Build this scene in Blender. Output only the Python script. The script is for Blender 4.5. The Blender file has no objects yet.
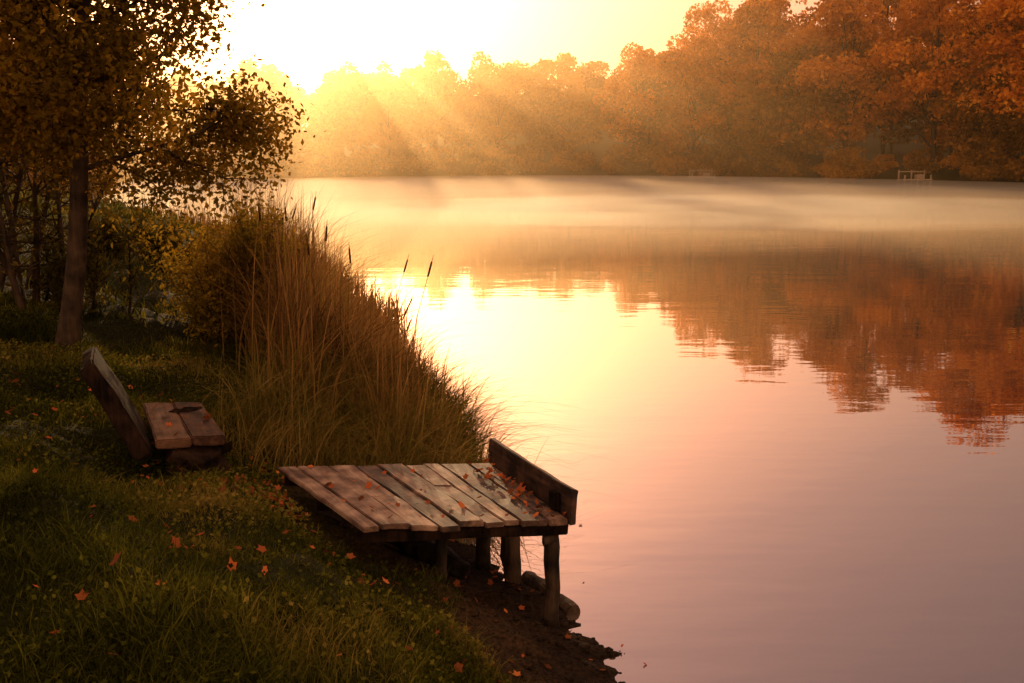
import bpy, bmesh, math, random
import numpy as np
from mathutils import Vector, Matrix, noise as mnoise
random.seed(7); rng=np.random.default_rng(7)
scene=bpy.context.scene
scene.view_settings.view_transform='Standard'
scene.view_settings.look='None'
scene.view_settings.exposure=0
COL=scene.collection
SUN_AZ=math.radians(-12); SUN_EL=math.radians(10)

# ------------------------------------------------------------------ helpers
def link(o,parent=None):
    COL.objects.link(o)
    if parent: o.parent=parent
    return o
def np_mesh(name,V,F,mat=None,attr=None,smooth=False,parent=None,make_obj=True):
    V=np.asarray(V,dtype=np.float32); F=np.asarray(F,dtype=np.int32)
    me=bpy.data.meshes.new(name)
    me.vertices.add(len(V)); me.vertices.foreach_set('co',V.ravel())
    k=F.shape[1]
    me.loops.add(F.size); me.loops.foreach_set('vertex_index',F.ravel())
    me.polygons.add(len(F))
    me.polygons.foreach_set('loop_start',np.arange(0,F.size,k,dtype=np.int32))
    me.polygons.foreach_set('loop_total',np.full(len(F),k,dtype=np.int32))
    if smooth: me.polygons.foreach_set('use_smooth',np.ones(len(F),dtype=bool))
    if attr is not None:
        a=me.attributes.new('v','FLOAT','POINT'); a.data.foreach_set('value',np.asarray(attr,dtype=np.float32))
    me.update(calc_edges=True)
    if mat: me.materials.append(mat)
    if not make_obj: return me
    return link(bpy.data.objects.new(name,me),parent)
def empty(name,loc=(0,0,0)):
    e=bpy.data.objects.new(name,None); e.location=loc; e.empty_display_size=.3
    return link(e)
def nrm(a): return a/np.maximum(np.linalg.norm(a,axis=-1,keepdims=True),1e-9)
def leaves(C,size,aspect=.55,up_bias=.3,droop=0.0):
    n=len(C)
    d=rng.normal(size=(n,3)); d[:,2]-=droop; d=nrm(d)
    nn=rng.normal(size=(n,3)); nn[:,2]+=up_bias
    s=nrm(np.cross(d,nn)); 
    L=size*(.6+.8*rng.random((n,1))); W=L*aspect
    a=C-d*L*.5; b=C+s*W*.5-d*L*.08; c=C+d*L*.5; e=C-s*W*.5-d*L*.08
    V=np.stack([a,b,c,e],1).reshape(-1,3)
    F=np.arange(4*n).reshape(n,4)
    v=np.repeat(rng.random(n),4)
    return V,F,v
def tube(pts,radii,sides=7):
    pts=[Vector(p) for p in pts]; V=[];F=[]
    for i,p in enumerate(pts):
        t=(pts[min(i+1,len(pts)-1)]-pts[max(i-1,0)]).normalized()
        r=Vector((0,0,1)) if abs(t.z)<.9 else Vector((1,0,0))
        a=t.cross(r).normalized(); b=t.cross(a).normalized()
        for k in range(sides):
            an=2*math.pi*k/sides
            V.append(p+(a*math.cos(an)+b*math.sin(an))*radii[i])
    for i in range(len(pts)-1):
        for k in range(sides):
            k2=(k+1)%sides
            F.append((i*sides+k,i*sides+k2,(i+1)*sides+k2,(i+1)*sides+k))
    return [tuple(v) for v in V],F
class Acc:
    def __init__(s): s.V=[];s.F=[];s.n=0;s.a=[]
    def add(s,V,F,a=None):
        V=np.asarray(V,dtype=float);F=np.asarray(F,dtype=int)
        s.V.append(V);s.F.append(F+s.n);s.n+=len(V)
        s.a.append(np.zeros(len(V)) if a is None else a)
    def get(s): return np.concatenate(s.V),np.concatenate(s.F),np.concatenate(s.a)

# ------------------------------------------------------------------ materials
def newmat(name):
    m=bpy.data.materials.new(name); m.use_nodes=True
    nt=m.node_tree; nt.nodes.clear()
    out=nt.nodes.new('ShaderNodeOutputMaterial')
    return m,nt,out
def ramp(nt,cols):
    r=nt.nodes.new('ShaderNodeValToRGB'); e=r.color_ramp.elements
    while len(e)<len(cols): e.new(.5)
    for i,c in enumerate(cols):
        e[i].position=c[0]; e[i].color=(*c[1],1)
    return r
def math_n(nt,op,a,b=None,c=None):
    m=nt.nodes.new('ShaderNodeMath'); m.operation=op
    for i,x in enumerate((a,b,c)):
        if x is None: continue
        if isinstance(x,(int,float)): m.inputs[i].default_value=x
        else: nt.links.new(x,m.inputs[i])
    return m.outputs[0]
def leaf_mat(name,cols,trans=.5,nscale=.25,objw=.5,nw=.6,aw=.5):
    m,nt,out=newmat(name); L=nt.links.new
    at=nt.nodes.new('ShaderNodeAttribute'); at.attribute_name='v'
    oi=nt.nodes.new('ShaderNodeObjectInfo')
    ge=nt.nodes.new('ShaderNodeNewGeometry')
    nz=nt.nodes.new('ShaderNodeTexNoise'); nz.inputs['Scale'].default_value=nscale; nz.inputs['Detail'].default_value=1
    L(ge.outputs['Position'],nz.inputs['Vector'])
    f=math_n(nt,'MULTIPLY',at.outputs['Fac'],aw)
    f=math_n(nt,'MULTIPLY_ADD',oi.outputs['Random'],objw,f)
    nzc=math_n(nt,'SUBTRACT',nz.outputs['Fac'],.5)
    f=math_n(nt,'MULTIPLY_ADD',nzc,nw*2,f)
    f=math_n(nt,'ADD',f,(1-aw-objw)*.5)
    r=ramp(nt,cols); L(f,r.inputs['Fac'])
    di=nt.nodes.new('ShaderNodeBsdfDiffuse'); tr=nt.nodes.new('ShaderNodeBsdfTranslucent')
    L(r.outputs[0],di.inputs[0]); L(r.outputs[0],tr.inputs[0])
    mx=nt.nodes.new('ShaderNodeMixShader'); mx.inputs[0].default_value=trans
    L(di.outputs[0],mx.inputs[1]); L(tr.outputs[0],mx.inputs[2]); L(mx.outputs[0],out.inputs[0])
    return m
def wood_mat(name,c1,c2,rot=0,scale=6,rough=.75,axis='Y',bump=.4,spec=.35):
    m,nt,out=newmat(name); L=nt.links.new
    tc=nt.nodes.new('ShaderNodeTexCoord'); mp=nt.nodes.new('ShaderNodeMapping')
    mp0=nt.nodes.new('ShaderNodeMapping'); mp0.inputs['Rotation'].default_value[2]=rot
    L(tc.outputs['Object'],mp0.inputs['Vector']); L(mp0.outputs[0],mp.inputs['Vector'])
    s={'Y':(1,.06,1),'Z':(1,1,.08),'X':(.06,1,1)}[axis]
    mp.inputs['Scale'].default_value=[k*scale for k in s]
    oi=nt.nodes.new('ShaderNodeObjectInfo')
    nz=nt.nodes.new('ShaderNodeTexNoise'); nz.noise_dimensions='4D'; nz.inputs['Scale'].default_value=3; nz.inputs['Detail'].default_value=6; nz.inputs['Roughness'].default_value=.75
    L(mp.outputs[0],nz.inputs['Vector']); L(math_n(nt,'MULTIPLY',oi.outputs['Random'],20.),nz.inputs['W'])
    nb=nt.nodes.new('ShaderNodeTexNoise'); nb.inputs['Scale'].default_value=7; nb.inputs['Detail'].default_value=5; L(tc.outputs['Object'],nb.inputs['Vector'])
    f=math_n(nt,'MULTIPLY_ADD',oi.outputs['Random'],.5,math_n(nt,'MULTIPLY',nz.outputs['Fac'],1.5))
    f=math_n(nt,'ADD',f,math_n(nt,'MULTIPLY_ADD',nb.outputs['Fac'],1.7,-1.45))
    r=ramp(nt,[(.1,[k*.2 for k in c1]),(.42,c1),(.9,c2)]); L(f,r.inputs[0])
    b=nt.nodes.new('ShaderNodeBsdfPrincipled'); L(r.outputs[0],b.inputs['Base Color']); b.inputs['Roughness'].default_value=rough
    b.inputs['Specular IOR Level'].default_value=spec
    bp=nt.nodes.new('ShaderNodeBump'); bp.inputs['Strength'].default_value=bump; bp.inputs['Distance'].default_value=.01
    L(nz.outputs['Fac'],bp.inputs['Height']); L(bp.outputs[0],b.inputs['Normal'])
    L(b.outputs[0],out.inputs[0]); return m

M_forest=leaf_mat('forest_foliage',[(.0,(.06,.025,.005)),(.35,(.20,.08,.009)),(.65,(.42,.18,.015)),(1,(.56,.20,.016))],.5,.12)
M_autumn=leaf_mat('autumn_foliage',[(.0,(.14,.04,.005)),(.3,(.44,.125,.009)),(.65,(.70,.24,.018)),(1,(.82,.37,.035))],.5,.35,objw=.25)
M_near=leaf_mat('tree_leaves',[(0,(.045,.028,.005)),(.6,(.15,.09,.011)),(1,(.34,.17,.02))],.5,1.2)
M_shrub=leaf_mat('shrub_leaves',[(0,(.03,.025,.005)),(.6,(.07,.052,.010)),(1,(.15,.08,.016))],.4,1.2)
M_willow=leaf_mat('willow_leaves',[(0,(.09,.07,.009)),(.6,(.32,.20,.022)),(1,(.55,.30,.03))],.55,1.2)
M_grass=leaf_mat('grass_blades',[(0,(.016,.017,.004)),(.4,(.056,.058,.008)),(.75,(.14,.125,.016)),(1,(.28,.19,.042))],.5,1.1,objw=0,nw=1.0,aw=.6)
M_reed=leaf_mat('reed_blades',[(0,(.04,.02,.008)),(.35,(.14,.07,.024)),(.7,(.36,.18,.055)),(1,(.18,.14,.025))],.45,.9,objw=0,nw=.7,aw=.8)
M_sedge=leaf_mat('sedge_blades',[(0,(.04,.036,.008)),(.5,(.12,.10,.018)),(1,(.36,.22,.06))],.45,.9,objw=0,nw=.7,aw=.8)
M_litter=leaf_mat('fallen_leaf',[(0,(.08,.03,.014)),(.5,(.24,.065,.022)),(.8,(.42,.09,.03)),(1,(.60,.18,.05))],.2,8,objw=0,nw=.2,aw=.9)
M_bark=wood_mat('bark',(.032,.018,.011),(.08,.045,.026),scale=6,axis='Z',bump=1,spec=.15)
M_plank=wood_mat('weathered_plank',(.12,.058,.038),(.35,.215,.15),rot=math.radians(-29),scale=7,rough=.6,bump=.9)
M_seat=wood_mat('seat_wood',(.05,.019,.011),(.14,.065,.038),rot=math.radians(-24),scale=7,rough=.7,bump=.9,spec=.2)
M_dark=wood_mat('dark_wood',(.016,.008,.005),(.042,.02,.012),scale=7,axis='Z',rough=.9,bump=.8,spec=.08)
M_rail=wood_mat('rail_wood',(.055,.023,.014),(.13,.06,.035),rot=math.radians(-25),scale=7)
M_cattail,nt,out=newmat('cattail_head'); b=nt.nodes.new('ShaderNodeBsdfDiffuse'); b.inputs[0].default_value=(.05,.022,.01,1); nt.links.new(b.outputs[0],out.inputs[0])

# ------------------------------------------------------------------ terrain
SH=np.array([(3,-30),(1.7,-3),(1.25,0),(.98,2.5),(.66,4.3),(.42,5.2),(.12,5.75),(-.4,6.6),(-.6,8.5),(-1.2,11),(-2.5,17),(-5.5,26),(-11,36),(-16.5,46),(-26,62),(-42,85),(-55,110),(-58,130),(-48,143),(-30,147),(-9,146),(10,140),(24,131),(40,117),(53,104),(72,88),(95,50),(100,0),(80,-40),(40,-60)],float)
def sdist(x,y):
    P=np.stack([x,y],-1); best=np.full(x.shape,1e9); inside=np.zeros(x.shape,bool)
    n=len(SH)
    for i in range(n):
        a=SH[i]; b=SH[(i+1)%n]; ab=b-a
        t=np.clip(((P-a)@ab)/(ab@ab),0,1)
        q=a+t[...,None]*ab
        best=np.minimum(best,np.linalg.norm(P-q,axis=-1))
        c=((a[1]>y)!=(b[1]>y))&(x<(b[0]-a[0])*(y-a[1])/(b[1]-a[1]+1e-12)+a[0])
        inside^=c
    return np.where(inside,-best,best)
PD=[-60,-10,-2,-.5,0,.3,.7,1.15,1.6,2.3,3.5,8,20,60,200,900]
PH=[-4,-2,-.6,-.18,0,.07,.22,.52,.70,.80,1.1,1.55,2.2,3.5,6,10]
def bumps(x,y):
    return (.05*np.sin(x*2.1+1.3*y)+.04*np.sin(3.7*x-2.3*y+1)+.03*np.sin(5.9*x+4.1*y+2)+.015*np.sin(11*x-9*y)+.012*np.sin(17*x+13*y+.5))
def H(x,y):
    x=np.asarray(x,float); y=np.asarray(y,float)
    d=sdist(x,y)+(.05*np.sin(y*9+1)+.035*np.sin(y*21+x*6)+.03*np.sin(y*37))*(np.abs(y)<30)
    h=np.interp(d,PD,PH)
    w=np.clip(d/1.2,0.12,1)
    far=np.clip((y-70)/30,0,1)*np.clip((x+70)/60,0.25,1)
    h=h+far*np.clip(d-2,0,60)*.17*np.where(d>0,1,0)
    h=h+bumps(x,y)*w*np.where(d>-.6,1,.2)
    h=h+.22*np.exp(-((x+1.6)**2/1.6+(y-3.6)**2/.9))*np.clip(d,0,1)
    h=h+.18*np.exp(-((x+4.2)**2/.8+(y-10.4)**2/.6))
    return h
u=np.linspace(-1,1,440); 
gx=-.9+np.sinh(u*6.6)*1.1; gy=5.6+np.sinh(u*6.6)*1.2
X,Y=np.meshgrid(gx,gy); Z=H(X,Y)
n=len(u); V=np.stack([X,Y,Z],-1).reshape(-1,3)
idx=np.arange(n*n).reshape(n,n)
F=np.stack([idx[:-1,:-1],idx[:-1,1:],idx[1:,1:],idx[1:,:-1]],-1).reshape(-1,4)
m,nt,out=newmat('bank_soil'); L=nt.links.new
ge=nt.nodes.new('ShaderNodeNewGeometry'); sp=nt.nodes.new('ShaderNodeSeparateXYZ'); L(ge.outputs['Position'],sp.inputs[0])
nz=nt.nodes.new('ShaderNodeTexNoise'); nz.inputs['Scale'].default_value=6; nz.inputs['Detail'].default_value=8; L(ge.outputs['Position'],nz.inputs['Vector'])
n2=nt.nodes.new('ShaderNodeTexNoise'); n2.inputs['Scale'].default_value=45; n2.inputs['Detail'].default_value=6; L(ge.outputs['Position'],n2.inputs['Vector'])
zf=math_n(nt,'MULTIPLY_ADD',sp.outputs['Z'],1.6,math_n(nt,'MULTIPLY_ADD',nz.outputs['Fac'],.6,-.35))
r1=ramp(nt,[(0,(.020,.012,.008)),(.3,(.045,.025,.014)),(.75,(.03,.022,.008)),(1,(.022,.022,.006))]); L(zf,r1.inputs[0])
r2=ramp(nt,[(.3,(.4,.4,.4)),(.7,(1.5,1.4,1.3))]); L(n2.outputs['Fac'],r2.inputs[0])
mx=nt.nodes.new('ShaderNodeMixRGB'); mx.blend_type='MULTIPLY'; mx.inputs[0].default_value=1; L(r1.outputs[0],mx.inputs[1]); L(r2.outputs[0],mx.inputs[2])
b=nt.nodes.new('ShaderNodeBsdfPrincipled'); L(mx.outputs[0],b.inputs['Base Color']); b.inputs['Roughness'].default_value=.9
b.inputs['Specular IOR Level'].default_value=.05
bp=nt.nodes.new('ShaderNodeBump'); bp.inputs['Strength'].default_value=1; bp.inputs['Distance'].default_value=.05
L(math_n(nt,'MULTIPLY_ADD',n2.outputs['Fac'],.5,nz.outputs['Fac']),bp.inputs['Height']); L(bp.outputs[0],b.inputs['Normal']); L(b.outputs[0],out.inputs[0])
np_mesh('ground',V,F,m,smooth=True)

# ------------------------------------------------------------------ water
m,nt,out=newmat('lake_water'); L=nt.links.new
ge=nt.nodes.new('ShaderNodeNewGeometry')
mp=nt.nodes.new('ShaderNodeMapping'); mp.inputs['Scale'].default_value=(.35,1.0,1); L(ge.outputs['Position'],mp.inputs['Vector'])
a=nt.nodes.new('ShaderNodeTexNoise'); a.inputs['Scale'].default_value=.9; a.inputs['Detail'].default_value=3; L(mp.outputs[0],a.inputs['Vector'])
c=nt.nodes.new('ShaderNodeTexNoise'); c.inputs['Scale'].default_value=5; c.inputs['Detail'].default_value=2; L(mp.outputs[0],c.inputs['Vector'])
bp=nt.nodes.new('ShaderNodeBump'); bp.inputs['Strength'].default_value=.4; bp.inputs['Distance'].default_value=.015
L(math_n(nt,'MULTIPLY_ADD',c.outputs['Fac'],.2,a.outputs['Fac']),bp.inputs['Height'])
gl=nt.nodes.new('ShaderNodeBsdfGlossy'); gl.inputs['Roughness'].default_value=.02; gl.inputs[0].default_value=(.97,.91,.88,1)
di=nt.nodes.new('ShaderNodeBsdfDiffuse'); di.inputs[0].default_value=(.11,.072,.052,1)
L(bp.outputs[0],gl.inputs['Normal'])
fr=nt.nodes.new('ShaderNodeFresnel'); fr.inputs['IOR'].default_value=1.33
mr=nt.nodes.new('ShaderNodeMapRange'); mr.inputs['From Min'].default_value=.02; mr.inputs['From Max'].default_value=.45; mr.inputs['To Min'].default_value=.38; mr.inputs['To Max'].default_value=.95
L(fr.outputs[0],mr.inputs['Value'])
ms=nt.nodes.new('ShaderNodeMixShader'); L(mr.outputs[0],ms.inputs[0]); L(di.outputs[0],ms.inputs[1]); L(gl.outputs[0],ms.inputs[2]); L(ms.outputs[0],out.inputs[0])
np_mesh('lake_water',[(-75,-70,0),(115,-70,0),(115,165,0),(-75,165,0)],[(0,1,2,3)],m)

# ------------------------------------------------------------------ forest tree prototypes
def proto_tree(name,h,R,base,nl,nleaf,size,leafmat):
    acc=Acc()
    trunk=[(0,0,-.8)]
    lx=ly=0
    for i in range(1,8):
        lx+=random.uniform(-.25,.25); ly+=random.uniform(-.25,.25); trunk.append((lx,ly,h*.8*i/7))
    rr=[h*.014*(1-i/8.5) for i in range(8)]
    V,F=tube(trunk,rr,7); acc.add(V,F)
    lob=[]
    for i in range(nl):
        while True:
            p=rng.uniform(-1,1,3)
            q=np.linalg.norm(p)
            if .4<q<1: break
        f=.5+.5*p[2]
        zc=base+(h-base)*f*.92
        wid=R*(.6+.4*math.sin(math.pi*min(1,f*.75+.25)))
        c=np.array([p[0]*wid,p[1]*wid,zc])
        r=R*random.uniform(.24,.40)
        lob.append((c,r))
        if i<nl*.35:
            t0=trunk[min(6,max(1,int(7*(zc*.7)/(h*.85))))]
            mid=((t0[0]+c[0])/2,(t0[1]+c[1])/2,(t0[2]+c[2])/2+.3)
            V,F=tube([t0,mid,tuple(c)],[h*.006,h*.004,h*.0015],4); acc.add(V,F)
    V,F,_=acc.get()
    C=[];
    for c,r in lob:
        k=int(nleaf/nl*(r/(R*.32))**2)
        d=nrm(rng.normal(size=(k,3))); d[:,2]=np.where(d[:,2]<-.3,-d[:,2]*.6,d[:,2])
        rad=r*(.65+.45*rng.random((k,1))**.6)
        C.append(c+d*rad)
    C=np.concatenate(C)
    LV,LF,lv=leaves(C,size,.75,.8)
    nb=len(V)
    me=np_mesh(name,np.concatenate([V,LV]),np.concatenate([F,LF+nb]),M_bark,attr=np.concatenate([np.zeros(nb),lv]),make_obj=False)
    me.materials.append(leafmat)
    mi=np.zeros(len(F)+len(LF),dtype=np.int32); mi[len(F):]=1
    me.polygons.foreach_set('material_index',mi)
    return me
P_for=[proto_tree('forest_tree_mesh',16,5.0,1.5,34,5200,.56,M_forest) for _ in range(4)]
P_fora=[proto_tree('forest_tree_mesh',16,5.0,1.5,34,5200,.56,M_autumn) for _ in range(3)]
P_bush=[proto_tree('bush_mesh',4.2,3.2,.0,18,1600,.42,M_forest) for _ in range(2)]
P_aut=[proto_tree('autumn_tree_mesh',22,6.4,3.0,48,11000,.45,M_autumn) for _ in range(3)]
forest=empty('distant_forest',(0,150,0))
def put(me,x,y,s,name,parent=None,sz=1.0):
    o=bpy.data.objects.new(name,me); link(o)
    z=float(H(np.array([x]),np.array([y]))[0])
    o.location=(x,y,z-.1); o.scale=(s,s,s*sz); o.rotation_euler=(0,0,random.uniform(0,6.28))
    if parent:
        o.parent=parent; o.matrix_parent_inverse=Matrix.Translation(-Vector(parent.location))
    return o
pts=SH[14:27]
seg=[]
for i in range(len(pts)-1):
    a,b=pts[i],pts[i+1]; l=np.linalg.norm(b-a); k=max(1,int(l/4.4))
    for j in range(k):
        p=a+(b-a)*(j+random.random()*.6)/k
        t=(b-a)/l; nn=np.array([-t[1],t[0]])
        if sdist(np.array([p[0]+nn[0]*2]),np.array([p[1]+nn[1]*2]))[0]<0: nn=-nn
        seg.append((p,nn))
for p,nn in seg:
    right=np.clip((p[0]+5)/55,0,1)
    for row,dist in enumerate([4.5,9.5,17,27]):
        if random.random()<.1: continue
        q=p+nn*(dist+random.uniform(-2,2))+np.array([random.uniform(-1.6,1.6),0])
        if row==0 and random.random()<.5: continue
        s=random.uniform(.72,1.0)*(1+.12*right)
        pr=P_fora if (row>0 and random.random()<np.clip((p[0]-5)/35,0,.75)) else P_for
        put(random.choice(pr),q[0],q[1],s,'tree',forest,sz=random.uniform(.9,1.08))
    for _ in range(3):
        q=p+nn*random.uniform(.8,5)+np.array([random.uniform(-2,2),0])
        put(random.choice(P_bush),q[0],q[1],random.uniform(.4,1.1),'bush',forest)
for (x,y,s) in [(-30,58,.62),(-36,66,.7),(-33,74,.6),(-44,80,.8),(-40,60,.75),(-50,75,.8),(-24,50,.45)]:
    put(random.choice(P_for),x,y,s,'tree',forest)
for (x,y,s) in [(-20,46,.5),(-23,50,.6),(-28,60,.7),(-33,68,.7),(-38,75,.8)]:
    put(random.choice(P_bush),x,y,s,'bush',forest)
for (x,y,s,sz) in [(17,139,.78,1),(24,134.5,.85,1),(31.5,131,1.0,1),(40,122.5,1.02,1.0),(47.5,114.5,1.0,1.05),(55.5,107,1.1,1),(64,101,1.12,1),(46,126,1.1,1.1),(57,119,1.15,1.1),(68,112,1.15,1.1),(36,138,1.0,1.1),(27,143,.9,1.1),(74,94,1.1,1),(51.5,110.5,.85,1),(36,127.5,.8,1)]:
    put(random.choice(P_aut),x,y,s,'autumn_tree',sz=sz)

def box(name,c,s,mat,parent=None,rot=0,bev=.01):
    bm=bmesh.new(); bmesh.ops.create_cube(bm,size=1)
    bmesh.ops.scale(bm,vec=s,verts=bm.verts)
    bmesh.ops.bevel(bm,geom=bm.edges,offset=min(bev,min(s)*.3),segments=2,affect='EDGES')
    me=bpy.data.meshes.new(name); bm.to_mesh(me); bm.free(); me.materials.append(mat)
    o=bpy.data.objects.new(name,me); link(o); o.location=c; o.rotation_euler[2]=rot
    if parent: o.parent=parent; o.matrix_parent_inverse=Matrix.Translation(-Vector(parent.location))
    return o
M_pale,nt,out=newmat('pale_boards'); b=nt.nodes.new('ShaderNodeBsdfDiffuse'); b.inputs[0].default_value=(.28,.19,.13,1); nt.links.new(b.outputs[0],out.inputs[0])
for (px,py) in [(44,110.3),(24,127.5)]:
    pr=empty('fishing_pier',(px,py,0)); 
    box('deck',(px,py,.75),(3.2,2,.12),M_pale,pr)
    for dx in (-1.4,0,1.4):
        for dy in (-.9,.9):
            box('post',(px+dx,py+dy,.45 if dy<0 else .8),(.14,.14,1.6 if dy<0 else 2.0),M_pale,pr)
    box('rail',(px,py+.9,1.6),(3.0,.08,.12),M_pale,pr)
    box('crate',(px+.6,py+.3,1.06),(.8,.6,.5),M_pale,pr)

# ------------------------------------------------------------------ hexa planks
def hexa(name,bot,top,mat,parent,cuts=5,amp=.004,bev=.005,seed=0):
    bm=bmesh.new()
    vb=[bm.verts.new(p) for p in bot]; vt=[bm.verts.new(p) for p in top]
    bm.faces.new(vb[::-1]); bm.faces.new(vt)
    for i in range(4): bm.faces.new((vb[i],vb[(i+1)%4],vt[(i+1)%4],vt[i]))
    bmesh.ops.recalc_face_normals(bm,faces=bm.faces)
    bmesh.ops.bevel(bm,geom=list(bm.edges),offset=bev,segments=2,affect='EDGES')
    L4=[e for e in bm.edges if e.calc_length()>.12]
    bmesh.ops.subdivide_edges(bm,edges=L4,cuts=cuts,use_grid_fill=True)
    for v in bm.verts:
        nv=mnoise.noise_vector(v.co*6+Vector((seed*3.1,0,0)))+mnoise.noise_vector(v.co*19+Vector((seed*3.1,0,0)))*.5
        v.co+=nv*amp
    me=bpy.data.meshes.new(name); bm.to_mesh(me); bm.free(); me.materials.append(mat)
    o=bpy.data.objects.new(name,me); link(o)
    if parent: o.parent=parent; o.matrix_parent_inverse=Matrix.Translation(-Vector(parent.location))
    return o
def log(name,p0,p1,r0,r1,mat,parent,seed=0,sides=14,segs=10,cap=True):
    p0=Vector(p0);p1=Vector(p1)
    pts=[p0.lerp(p1,i/segs)+Vector((mnoise.noise(Vector((seed,i*.4,0)))*r0*.5,mnoise.noise(Vector((seed,i*.4,9)))*r0*.5,0)) for i in range(segs+1)]
    V,F=tube(pts,[r0+(r1-r0)*i/segs for i in range(segs+1)],sides)
    bm=bmesh.new(); vs=[bm.verts.new(v) for v in V]
    for f in F: bm.faces.new([vs[i] for i in f])
    bm.faces.new(vs[:sides][::-1]); bm.faces.new(vs[-sides:])
    for v in bm.verts: v.co+=mnoise.noise_vector(v.co*14+Vector((seed,0,0)))*r0*.28
    bmesh.ops.recalc_face_normals(bm,faces=bm.faces)
    me=bpy.data.meshes.new(name); bm.to_mesh(me); bm.free(); me.materials.append(mat)
    o=bpy.data.objects.new(name,me); link(o)
    if parent: o.parent=parent; o.matrix_parent_inverse=Matrix.Translation(-Vector(parent.location))
    return o

# ------------------------------------------------------------------ dock
NL=Vector((-.80,5.06,.68)); NR=Vector((.31,5.19,.68)); FR=Vector((-.15,6.24,.68)); FL=Vector((-1.50,6.13,.68))
dock=empty('wooden_dock',(-.5,5.6,.65))
np_=9; ws=[random.uniform(.65,1.35) for _ in range(np_)]; tot=sum(ws); s=0
TH=.032
for i in range(np_):
    a=s/tot; s+=ws[i]; b=s/tot
    g=.003
    n0=NL.lerp(NR,a); n1=NL.lerp(NR,b); f0=FL.lerp(FR,a); f1=FL.lerp(FR,b)
    dn=(NR-NL).normalized()
    j0=random.uniform(-.03,.02); j1=random.uniform(-.02,.03)
    dl=(f0-n0).normalized()
    pts=[n0+dn*g+dl*j0,n1-dn*g+dl*(j0+random.uniform(-.012,.012)),f1-dn*g+dl*j1,f0+dn*g+dl*j1]
    if i in (2,5,7):
        k={2:.45,5:.6,7:.35}[i]
        m0=pts[0].lerp(pts[3],k); m1=pts[1].lerp(pts[2],k)
        sets=[[pts[0],pts[1],m1-dl*.003,m0-dl*.003],[m0+dl*.003,m1+dl*.003,pts[2],pts[3]]]
    else: sets=[pts]
    for q in sets:
        zz=random.uniform(-.006,.006)
        hexa('plank',[p+Vector((0,0,zz-TH)) for p in q],[p+Vector((0,0,zz+random.uniform(-.003,.003))) for p in q],M_plank,dock,amp=.007,seed=i)
def beam(name,a,b,w,h,mat,parent,seed=0,amp=.006):
    a=Vector(a);b=Vector(b); d=(b-a).normalized(); s_=Vector((-d.y,d.x,0)).normalized()*w/2
    z=Vector((0,0,h))
    return hexa(name,[a-s_,b-s_,b+s_,a+s_],[a-s_+z,b-s_+z,b+s_+z,a+s_+z],mat,parent,amp=amp,seed=seed)
zb=.68-TH-.075
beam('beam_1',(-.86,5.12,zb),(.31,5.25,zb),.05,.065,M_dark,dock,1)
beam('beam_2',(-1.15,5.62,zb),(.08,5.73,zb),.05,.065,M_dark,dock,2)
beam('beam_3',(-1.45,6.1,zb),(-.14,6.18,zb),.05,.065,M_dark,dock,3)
dr=(FR-NR).normalized(); o_=Vector((dr.y,-dr.x,0))
r0=NR+o_*.008-dr*.0; r1=FR+o_*.008+dr*.03
th=o_*.04; lean=o_*.01
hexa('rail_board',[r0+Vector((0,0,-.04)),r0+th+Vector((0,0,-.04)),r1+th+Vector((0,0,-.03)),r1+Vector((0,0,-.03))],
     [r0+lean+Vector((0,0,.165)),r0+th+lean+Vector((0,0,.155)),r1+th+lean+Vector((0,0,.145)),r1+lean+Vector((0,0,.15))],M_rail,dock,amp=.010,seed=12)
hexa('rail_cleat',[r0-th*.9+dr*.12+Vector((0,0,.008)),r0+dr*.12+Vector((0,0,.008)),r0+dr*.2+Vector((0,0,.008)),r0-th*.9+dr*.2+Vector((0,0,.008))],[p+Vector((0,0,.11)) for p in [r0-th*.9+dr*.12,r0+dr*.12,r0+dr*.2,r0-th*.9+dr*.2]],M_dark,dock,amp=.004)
log('post_1',(.235,5.27,-.25),(.215,5.29,.565),.042,.048,M_bark,dock,1)
log('post_1_cap',(.17,5.24,.535),(.26,5.27,.545),.033,.03,M_bark,dock,5,segs=4)
log('post_2',(-.40,5.17,.0),(-.385,5.2,.57),.028,.033,M_bark,dock,2)
log('post_3',(-.17,6.1,-.3),(-.2,6.12,.57),.045,.05,M_bark,dock,3)
log('post_4',(.03,5.85,-.3),(-.03,5.82,.57),.055,.06,M_bark,dock,4)
log('post_5',(-1.0,5.75,.2),(-1.0,5.75,.57),.04,.04,M_bark,dock,6)
log('driftwood_log',(.10,5.95,.0),(.36,5.45,.0),.06,.05,M_bark,None,8)
log('driftwood_log',(-.75,6.05,.28),(-.28,5.75,.13),.09,.06,M_bark,None,9)

# ------------------------------------------------------------------ bench
bench=empty('wooden_bench',(-2.1,6.1,.8))
sz=1.0
A=Vector((-2.10,5.66,sz)); B=Vector((-1.70,5.74,sz)); C_=Vector((-2.12,6.62,sz-.01)); D=Vector((-2.50,6.55,sz))
for i in range(2):
    a=i/2; b=(i+1)/2; g=Vector((.003,0,0))
    q=[A.lerp(B,a)+g,A.lerp(B,b)-g,D.lerp(C_,b)-g,D.lerp(C_,a)+g]
    jj=Vector((.01,-.02,0))*random.uniform(-1,1)
    q=[q[0]+jj,q[1]+jj,q[2],q[3]]
    hexa('seat_plank',[p-Vector((0,0,.06)) for p in q],q,M_seat,bench,amp=.007,seed=20+i,bev=.009)
bk=Vector((-.31,.03,.53)); t=Vector((-.095,-.01,-.055)); 
a0=A+Vector((-.005,-.03,-.08)); a1=D.lerp(A,.3)+Vector((.0,0,-.08))
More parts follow.
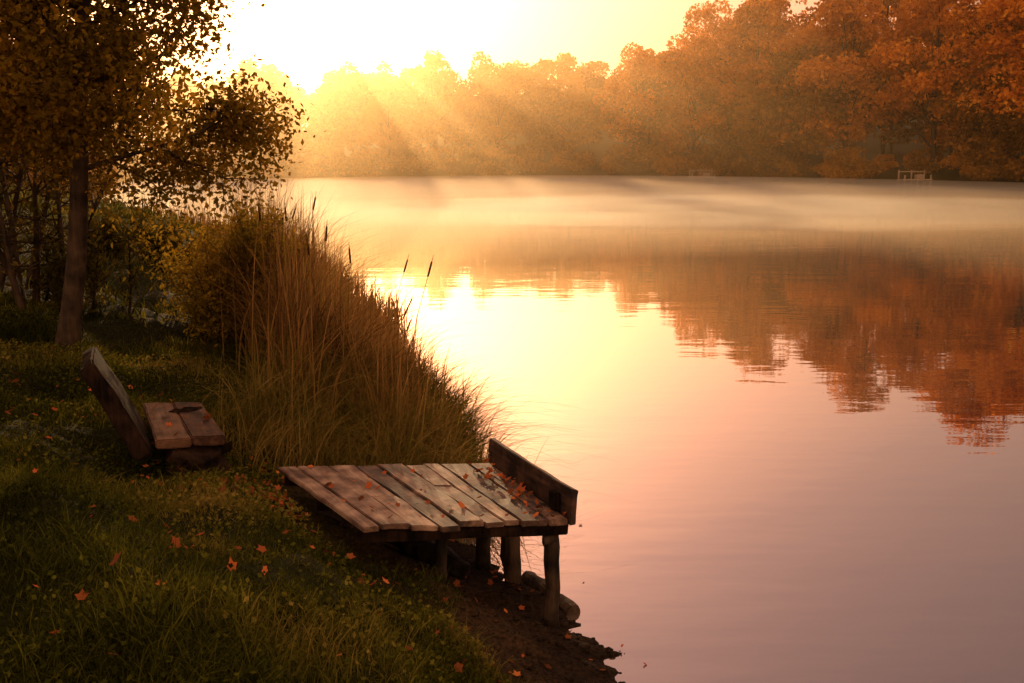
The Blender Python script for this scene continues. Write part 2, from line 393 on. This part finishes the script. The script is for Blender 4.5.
hexa('backrest',[a0,a1,a1+t,a0+t],[a0+bk*1.04,a1+bk*1.0,a1+bk*.98+t,a0+bk+t],M_dark,bench,amp=.012,seed=30,bev=.014)
for nm,cy,cx in (('leg_1',5.80,-1.90),('leg_2',6.42,-2.22)):
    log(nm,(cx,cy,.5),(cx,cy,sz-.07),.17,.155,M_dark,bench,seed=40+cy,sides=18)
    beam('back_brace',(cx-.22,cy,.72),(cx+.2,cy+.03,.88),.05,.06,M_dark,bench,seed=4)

# ------------------------------------------------------------------ foreground trees
def near_tree(name,base,top_z,lean,r0,limbs,nleafscale,leafmat,lsize,Rl=2.0,start=1.7,seed=1,droop=.35,spread=.1):
    random.seed(seed)
    acc=Acc(); tw=[]
    b=Vector(base); 
    tp=[];tr=[]
    N=12
    for i in range(N+1):
        f=i/N; z=(top_z-b.z)*f
        tp.append(b+Vector((lean[0]*z+mnoise.noise(Vector((f*3,seed,0)))*.10*f*2,lean[1]*z+mnoise.noise(Vector((f*3,seed,5)))*.10,z-.12)))
        tr.append(r0*(1.35 if i==0 else 1)*(1-f*.85))
    V,F=tube(tp,tr,14); acc.add(V,F)
    def branch(p,d,L,r,depth):
        n=5; pts=[p]; dd=d.copy()
        for i in range(n):
            dd=(dd+Vector((random.uniform(-.22,.22),random.uniform(-.22,.22),random.uniform(-.14,.12)))).normalized()
            pts.append(pts[-1]+dd*L/n)
        V,F=tube(pts,[r*(1-.75*i/n) for i in range(n+1)],6 if depth<2 else 3); acc.add(V,F)
        if depth>=1:
            tw.append([np.array(q) for q in pts[1:]]); 
        if depth<3:
            k=(7,5,3)[depth]
            for j in range(k):
                t=random.uniform(.2,1); ip=min(n-1,int(t*n)); q=pts[ip].lerp(pts[ip+1],t*n-ip if t<1 else 1)
                nd=(dd*.6+Vector((random.uniform(-1,1),random.uniform(-1,1),random.uniform(-.9,.6)))).normalized()
                branch(q,nd,L*random.uniform(.4,.6),r*.45,depth+1)
    for j in range(limbs):
        f=start+(top_z-b.z-start)*(j/limbs)**1.0
        i=f/(top_z-b.z)*N; ii=min(N-1,int(i)); p=tp[ii].lerp(tp[ii+1],i-ii)
        az=j*2.4+random.uniform(-.4,.4); up=random.uniform(.2,.65)
        Ls=Rl*(1-.55*(j/limbs)**1.5)*random.uniform(.85,1.1)
        branch(p,Vector((math.cos(az),math.sin(az),up)).normalized(),Ls,r0*.28*(1-.5*j/limbs),0)
    V,F,_=acc.get()
    C=[]
    for pts in tw:
        k=max(1,int(nleafscale*random.uniform(.2,1.8)))
        P=np.array(pts); ii=rng.integers(0,len(P),k)
        C.append(P[ii]+rng.normal(size=(k,3))*spread)
    C=np.concatenate(C); LV,LF,lv=leaves(C,lsize,.6,.5,droop)
    print(name,'leaves',len(C))
    nb=len(V)
    me=np_mesh(name,np.concatenate([V,LV]),np.concatenate([F,LF+nb]),M_bark,attr=np.concatenate([np.zeros(nb),lv]),make_obj=False)
    me.materials.append(leafmat); mi=np.zeros(len(F)+len(LF),dtype=np.int32); mi[len(F):]=1
    me.polygons.foreach_set('material_index',mi)
    return link(bpy.data.objects.new(name,me))
def g(x,y): return float(H(np.array([x]),np.array([y]))[0])
near_tree('lakeside_tree',(-3.72,8.1,g(-3.72,8.1)),6.2,(.15,.0),.092,26,24,M_near,.050,Rl=1.15,start=1.65,seed=3,spread=.11)
near_tree('lakeside_tree',(-6.2,10.5,g(-6.2,10.5)),7.5,(.05,.0),.10,24,20,M_near,.064,Rl=1.7,start=1.6,seed=5,spread=.14)
near_tree('lakeside_tree',(-9.2,13.5,g(-9.2,13.5)),8.5,(.02,.0),.10,22,18,M_near,.075,Rl=2.0,start=1.8,seed=8,spread=.17)

def shrub(name,cx,cy,stems,height,spread,nl,leafmat,lsize,aspect,seed,rad=.025,lean=(0,0)):
    random.seed(seed); acc=Acc(); C=[]
    for s in range(stems):
        x=cx+random.uniform(-spread,spread)*.45; y=cy+random.uniform(-spread,spread)*.45
        p=Vector((x,y,g(x,y)-.05)); d=Vector((random.uniform(-.35,.35)+lean[0],random.uniform(-.35,.35)+lean[1],1)).normalized()
        h=height*random.uniform(.6,1.1); pts=[p]; n=8
        for i in range(n):
            d=(d+Vector((random.uniform(-.1,.1),random.uniform(-.1,.1),0))).normalized(); pts.append(pts[-1]+d*h/n)
            if i>=1:
                for _ in range(3):
                    bd=Vector((random.uniform(-1,1),random.uniform(-1,1),random.uniform(0,.8))).normalized(); bl=h*random.uniform(.12,.3)
                    q=pts[-1]; bp_=[q,q+bd*bl*.5,q+bd*bl+Vector((0,0,.05))]
                    V,F=tube(bp_,[rad*.3,rad*.2,rad*.1],4); acc.add(V,F)
                    k=nl; t=rng.random((k,1)); C.append(np.array(q)+t*np.array(bd)*bl+rng.normal(size=(k,3))*.05*spread)
        V,F=tube(pts,[rad*(1-.8*i/n) for i in range(n+1)],6); acc.add(V,F)
    V,F,_=acc.get(); C=np.concatenate(C); LV,LF,lv=leaves(C,lsize,aspect,.3,.2); nb=len(V)
    me=np_mesh(name,np.concatenate([V,LV]),np.concatenate([F,LF+nb]),M_bark,attr=np.concatenate([np.zeros(nb),lv]),make_obj=False)
    me.materials.append(leafmat); mi=np.zeros(len(F)+len(LF),dtype=np.int32); mi[len(F):]=1
    me.polygons.foreach_set('material_index',mi)
    return link(bpy.data.objects.new(name,me))
shrub('lakeside_shrub',-5.2,10.0,13,2.4,1.4,8,M_shrub,.085,.35,11,rad=.04,lean=(.05,0))
shrub('lakeside_shrub',-4.3,10.0,8,.9,.9,8,M_shrub,.08,.35,12,rad=.015,lean=(.15,0))
shrub('lakeside_shrub',-7.2,10.0,10,2.2,1.8,12,M_shrub,.09,.35,13,rad=.03)
shrub('willow_bush',-2.70,10.0,28,1.35,1.0,28,M_willow,.055,.4,14,rad=.010)
shrub('willow_bush',-5.8,15.5,14,.6,1.8,16,M_shrub,.10,.35,15,rad=.012)

# ------------------------------------------------------------------ blades
def blades(x,y,h,w,bend,azim,segs=3,z=None,v=None):
    n=len(x); z=H(x,y) if z is None else z
    base=np.stack([x,y,z-.02],-1)
    bd=np.stack([np.cos(azim),np.sin(azim),np.zeros(n)],-1)
    fa=rng.random(n)*6.283; sd=np.stack([np.cos(fa),np.sin(fa),np.zeros(n)],-1)
    rows=[]
    for i in range(segs+1):
        t=i/segs
        c=base+np.stack([0*h,0*h,h*t*(1-.42*bend*t*t)],-1)+bd*(h*bend*t**2.0)[:,None]
        ww=w*(1-t**1.6*.92)
        rows.append(c-sd*(ww/2)[:,None]); rows.append(c+sd*(ww/2)[:,None])
    V=np.stack(rows,1); k=2*(segs+1)
    f=np.array([(2*i,2*i+1,2*i+3,2*i+2) for i in range(segs)])
    F=(f[None]+(np.arange(n)*k)[:,None,None]).reshape(-1,4)
    vv=rng.random(n) if v is None else v
    return V.reshape(-1,3),F,np.repeat(vv,k)
def blade_obj(name,parts,mat):
    acc=Acc()
    for p in parts: acc.add(*p)
    V,F,a=acc.get(); return np_mesh(name,V,F,mat,attr=a)
def patch(x,y,s,seed): 
    return np.sin(x*s+seed)*np.cos(y*s*1.1+seed*2)+.5*np.sin(x*s*2.3-y*s*1.9+seed)
def in_dock(x,y): return (x<.4)&(y>4.98)&(y<6.3)&(x>-.88-(y-5.06)*.66)
def lawn(n,xr,yr,hm,wm):
    x=rng.uniform(*xr,n); y=rng.uniform(*yr,n); d=sdist(x,y)
    edge=.62+.16*np.sin(y*3+x)+.1*np.sin(y*7.3)+np.clip(5.6-y,0,1.2)*.1
    p=patch(x,y,2.2,1.0)
    pathm=((x+1.35)**2/.20+(y-5.85)**2/.30)<1
    wear=((x+1.9)**2/.9+(y-6.0)**2/.9)<1
    keep=(d>edge)&(~in_dock(x,y))&(~pathm)&(rng.random(n)<np.clip(.75+.4*p,.42,1))&(~(wear&(rng.random(n)<.5)))
    x,y,p=x[keep],y[keep],p[keep]; k=len(x)
    h=hm*(.4+1.2*rng.random(k)**1.5)*(1+.45*p)
    return blades(x,y,h,wm*(.6+.8*rng.random(k)),.2+.8*rng.random(k),rng.random(k)*6.28,segs=3)
parts=[lawn(180000,(-4.5,.6),(1.6,5.6),.095,.005),lawn(120000,(-7,.2),(5.4,10),.095,.0075),lawn(50000,(-16,-2),(9.5,30),.14,.018),lawn(30000,(-45,-8),(25,80),.3,.06)]
blade_obj('grass',parts,M_grass)
n=150000; x=rng.uniform(-6,.6,n); y=rng.uniform(1.6,9,n); d=sdist(x,y)
k=(d>.68+.16*np.sin(y*3+x))&(~in_dock(x,y))&(rng.random(n)<np.clip(.45+.6*patch(x,y,1.7,4),0.15,1)); x,y=x[k],y[k]
C=np.stack([x,y,H(x,y)+.015+.085*rng.random(len(x))**1.3],-1)
V,F,v=leaves(C,.024,.75,1.5); np_mesh('clover_groundcover',V,F,M_grass,attr=v)

def reedbed(n,yr,dfun,hfun,wm,bendm,bias,segs=6,clusters=200,bl=1.5):
    cy=rng.uniform(*yr,clusters); cd=rng.random(clusters); ch=rng.uniform(.62,1.2,clusters); ca=rng.normal(size=clusters)*.9-.2
    cv=rng.random(clusters)
    ci=rng.integers(0,clusters,n)
    ys=cy[ci]+rng.normal(size=n)*.12
    lo,hi=dfun(ys); dd=lo+(hi-lo)*cd[ci]+rng.normal(size=n)*.12
    sx=np.interp(ys,SH[3:16,1],SH[3:16,0])
    x=sx-dd
    h=hfun(ys,dd)*ch[ci]*(.4+.65*rng.random(n)**.7)
    az=np.where(rng.random(n)<bias,ca[ci]+rng.normal(size=n)*.5,rng.random(n)*6.28)
    zz=np.maximum(H(x,ys),-.15)
    v=rng.random(n)*.7+.3*cv[ci]
    return blades(x,ys,h,wm*(.5+.9*rng.random(n)),bendm*rng.random(n)**bl,az,segs=segs,z=zz,v=v)
df=lambda y:(np.full_like(y,-.18),np.clip(1.15+(y-7.3)*.26,1.0,2.1))
hf=lambda y,d:np.clip(.78+.62*(d+.2),.65,1.62)
parts=[reedbed(8500,(7.5,12.0),df,hf,.012,.95,.6,clusters=150),
       reedbed(3500,(11.5,16),df,lambda y,d:hf(y,d)*1.0,.015,.6,.5,clusters=100),
       reedbed(2200,(16,40),lambda y:(np.full_like(y,-.6),np.full_like(y,1.8)),lambda y,d:0*d+.8,.03,.45,.5,clusters=160)]
blade_obj('reeds',parts,M_reed)
parts=[reedbed(8500,(7.0,9.6),lambda y:(np.full_like(y,-.22),np.full_like(y,1.45)),lambda y,d:0*d+.9,.010,1.5,.5,clusters=100,bl=1),
       reedbed(2600,(6.75,7.6),lambda y:(np.full_like(y,.2),np.full_like(y,1.6)),lambda y,d:0*d+.5,.008,1.2,.4,clusters=40,bl=1)]
blade_obj('sedge_grass',parts,M_sedge)
acc=Acc(); acch=Acc()
random.seed(5)
for i in range(16):
    yy=random.uniform(8.0,11.5); sx=float(np.interp(yy,SH[3:16,1],SH[3:16,0])); x=sx+random.uniform(-1.5,.05)
    z=max(g(x,yy),-.1); h=random.uniform(1.1,1.7)*(1 if x<sx-.3 else .8); lx=random.uniform(-.1,.3); ly=random.uniform(-.15,.15)
    pts=[(x+lx*t*t,yy+ly*t*t,z+h*t) for t in (0,.35,.7,1)]
    V,F=tube(pts,[.005,.0045,.004,.003],5); acc.add(V,F,np.full(len(V),.5))
    tx=Vector(pts[-1]); dd=(Vector(pts[-1])-Vector(pts[-2])).normalized()
    V,F=tube([tx-dd*.14,tx-dd*.135,tx-dd*.07,tx-dd*.005,tx,tx+dd*.06],[.003,.008,.0095,.008,.003,.002],8); acch.add(V,F)
V,F,a=acc.get(); o=np_mesh('cattails',V,F,M_reed,attr=a)
V,F,a=acch.get(); np_mesh('cattail_heads',V,F,M_cattail,parent=o)

# ------------------------------------------------------------------ fallen leaves
def litter(name,P,size,mat,parent=None):
    n=len(P); k=10
    V=np.zeros((n,k,3)); ang0=rng.random(n)*6.28; S=size*(.5+.8*rng.random(n))
    tx=rng.normal(size=n)*.45; ty=rng.normal(size=n)*.45
    for i in range(k):
        r=(1.0 if i%2==0 else .62)*(1.15 if i==0 else 1)*(.8 if i in(4,6) else 1)
        a=ang0+i/k*6.283
        dx=np.cos(a)*r*S*.5; dy=np.sin(a)*r*S*.5
        V[:,i,0]=P[:,0]+dx; V[:,i,1]=P[:,1]+dy; V[:,i,2]=P[:,2]+dx*tx+dy*ty+(r-.6)*S*.15
    F=np.arange(n*k).reshape(n,k)
    return np_mesh(name,V.reshape(-1,3),F,mat,attr=np.repeat(rng.random(n),k),parent=parent)
PP=[]
n=420; x=rng.uniform(-4.2,.2,n); y=rng.uniform(2,8,n); d=sdist(x,y); k=(d>.3)&(~in_dock(x,y)); x,y=x[k],y[k]
PP.append(np.stack([x,y,H(x,y)+.035+.08*rng.random(len(x))],-1))
n=480; x=rng.normal(-1.38,.30,n); y=rng.normal(5.95,.35,n); k=~in_dock(x,y); x,y=x[k],y[k]
PP.append(np.stack([x,y,H(x,y)+.015+.03*rng.random(len(x))],-1))
n=110; x=rng.uniform(-.6,.6,n); y=rng.uniform(3.8,6.5,n); d=sdist(x,y); k=(d>.02)&(d<.8); x,y=x[k],y[k]
PP.append(np.stack([x,y,H(x,y)+.015],-1))
def quadpts(A,B,C,D,s_,t_): 
    return np.array(A)[None]*((1-s_)*(1-t_))[:,None]+np.array(B)[None]*(s_*(1-t_))[:,None]+np.array(C)[None]*(s_*t_)[:,None]+np.array(D)[None]*((1-s_)*t_)[:,None]
s_=np.concatenate([rng.random(40),1-.14*rng.random(70)]); t_=np.concatenate([rng.random(40)**.8,rng.random(70)])
q=quadpts(NL,NR,FR,FL,s_,t_); q[:,2]+=.018; PP.append(q)
n=14; q=quadpts(A,B,C_,D,rng.random(n),rng.random(n)); q[:,2]+=.018; PP.append(q)
P=np.concatenate(PP); litter('fallen_leaves',P,.042,M_litter)
P=np.array([(.60,5.05,.006),(.70,4.85,.006),(.45,5.9,.006),(.5,6.9,.006)]); litter('floating_leaves',P,.030,M_litter)
acc=Acc()
n=1100; x=rng.uniform(-.7,.75,n); y=rng.uniform(3.4,6.6,n); d=sdist(x,y); k=(d>-.15)&(d<.75); x,y=x[k],y[k]; z=H(x,y)
ico=bmesh.new(); bmesh.ops.create_icosphere(ico,subdivisions=1,radius=1); IV=np.array([v.co[:] for v in ico.verts]); IF=np.array([[v.index for v in f.verts] for f in ico.faces]); ico.free()
for i in range(len(x)):
    s=random.uniform(.004,.018)*(2.2 if random.random()<.08 else 1)
    acc.add(IV*np.array([s*random.uniform(.8,1.5),s*random.uniform(.8,1.5),s*.6])*(1+rng.normal(size=(len(IV),1))*.1)+np.array([x[i],y[i],z[i]+s*.1]),IF)
V,F,a=acc.get(); np_mesh('pebbles',V,F,bpy.data.materials['bank_soil'])

# ------------------------------------------------------------------ haze + mist volumes (all homogeneous)
def vmat(name,col,dens,g_):
    m,nt,out=newmat(name); vs=nt.nodes.new('ShaderNodeVolumeScatter'); vs.inputs['Color'].default_value=(*col,1); vs.inputs['Density'].default_value=dens; vs.inputs['Anisotropy'].default_value=g_
    nt.links.new(vs.outputs[0],out.inputs['Volume']); return m
def lens(name,c,r,mat,parent=None,nr=12,na=40,pw=2.0,wob=0.0,ph=0.0):
    """soft-edged bank of mist: thickness falls smoothly to zero at the rim"""
    V=[];F=[]
    for j in range(nr+1):
        rr=j/nr
        for i in range(na):
            a=2*math.pi*i/na
            k=1+wob*(math.sin(3*a+ph)+.6*math.sin(5*a+2*ph))
            hz=r[2]*(1-rr*rr)**pw*(1+wob*1.5*math.sin(4*rr*6+a*2+ph))+.002
            V.append((c[0]+r[0]*rr*k*math.cos(a),c[1]+r[1]*rr*k*math.sin(a),c[2]+hz))
    N=len(V)
    V+= [(x,y,c[2]) for (x,y,z) in V]
    for j in range(nr):
        for i in range(na):
            i2=(i+1)%na
            F.append((j*na+i,(j+1)*na+i,(j+1)*na+i2,j*na+i2)); F.append((N+j*na+i,N+j*na+i2,N+(j+1)*na+i2,N+(j+1)*na+i))
    for i in range(na):
        i2=(i+1)%na; F.append((nr*na+i,N+nr*na+i,N+nr*na+i2,nr*na+i2))
    return np_mesh(name,V,F,mat,parent=parent)
haze=empty('morning_haze')
hm_=vmat('haze',(1,.72,.38),.00115,.76)
for (cx,rx,ry,hh) in [(-60,85,90,38),(-52,98,97,44),(-44,113,104,51),(-36,132,112,60)]:
    lens('haze_bank',(cx,132,-.5-.01*rx),(rx,ry,hh),hm_,haze,nr=20,na=64,pw=1.5)
mist=empty('lake_mist')
lens('mist_layer',(5,84,.02),(86,82,1.45),vmat('mist_base',(1,.76,.50),.030,.6),mist,nr=20,na=64,pw=2.2)
random.seed(24)
mm=vmat('mist_wisps',(1,.80,.56),.045,.6)
for i in range(5):
    y=[56,70,86,102,116][i]; x=random.uniform(-.28,.48)*y
    lens('wisp',(x,y,.03+.05*i),(random.uniform(20,36),random.uniform(17,26),random.uniform(.45,.75)),mm,mist,wob=.13,ph=random.random()*6,pw=2.2)

# ------------------------------------------------------------------ world + sun
w=bpy.data.worlds.new('World'); scene.world=w; w.use_nodes=True; nt=w.node_tree; nt.nodes.clear(); L=nt.links.new
out=nt.nodes.new('ShaderNodeOutputWorld'); bg=nt.nodes.new('ShaderNodeBackground'); bg.inputs['Strength'].default_value=.12
sky=nt.nodes.new('ShaderNodeTexSky'); sky.sky_type='NISHITA'; sky.sun_disc=False; sky.sun_elevation=SUN_EL; sky.sun_rotation=SUN_AZ; sky.dust_density=4; sky.air_density=1.5
tint=nt.nodes.new('ShaderNodeMixRGB'); tint.blend_type='MULTIPLY'; tint.inputs[0].default_value=1; tint.inputs[2].default_value=(.94,.59,.60,1)
L(sky.outputs[0],tint.inputs[1])
tc=nt.nodes.new('ShaderNodeTexCoord'); dot=nt.nodes.new('ShaderNodeVectorMath'); dot.operation='DOT_PRODUCT'
sd=Vector((math.sin(SUN_AZ)*math.cos(SUN_EL),math.cos(SUN_AZ)*math.cos(SUN_EL),math.sin(SUN_EL)))
L(tc.outputs['Generated'],dot.inputs[0]); dot.inputs[1].default_value=sd
def addcol(prev,fac,col):
    a=nt.nodes.new('ShaderNodeMixRGB'); a.blend_type='ADD'; L(fac,a.inputs[0]); L(prev,a.inputs[1]); a.inputs[2].default_value=(*col,1); return a.outputs[0]
c0=math_n(nt,'MAXIMUM',dot.outputs['Value'],0.)
cur=addcol(tint.outputs[0],math_n(nt,'POWER',c0,10.),(2.4,1.8,2.2))
cur=addcol(cur,math_n(nt,'POWER',c0,90.),(3,2.1,1.4))
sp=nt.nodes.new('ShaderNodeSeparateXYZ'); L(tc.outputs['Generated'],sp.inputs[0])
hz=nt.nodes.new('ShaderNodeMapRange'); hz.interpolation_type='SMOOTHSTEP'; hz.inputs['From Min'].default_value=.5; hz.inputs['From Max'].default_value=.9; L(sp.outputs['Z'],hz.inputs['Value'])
cur=addcol(cur,hz.outputs[0],(6,3.9,2.2))  # added zenith glow, out of view, lights the grass from above
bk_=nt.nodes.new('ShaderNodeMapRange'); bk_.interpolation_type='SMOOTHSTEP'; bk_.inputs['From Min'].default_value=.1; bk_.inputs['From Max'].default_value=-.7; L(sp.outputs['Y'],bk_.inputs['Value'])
cur=addcol(cur,bk_.outputs[0],(8.5,4.8,2.2))  # added warm fill in the sky behind the camera, brightens camera-facing trees
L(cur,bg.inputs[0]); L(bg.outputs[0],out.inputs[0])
sl=bpy.data.lights.new('sun','SUN'); sl.energy=5; sl.angle=math.radians(.6); sl.color=(1,.56,.24)
so=bpy.data.objects.new('sun',sl); link(so); so.rotation_euler=(-sd).to_track_quat('-Z','Y').to_euler()

# ------------------------------------------------------------------ camera
cam=bpy.data.cameras.new('camera'); cam.lens=35; cam.sensor_width=36; cam.clip_end=3000
co=link(bpy.data.objects.new('camera',cam)); co.location=(0,0,2.6); co.rotation_euler=(math.radians(90-10.2),0,0)
scene.camera=co
print('done')
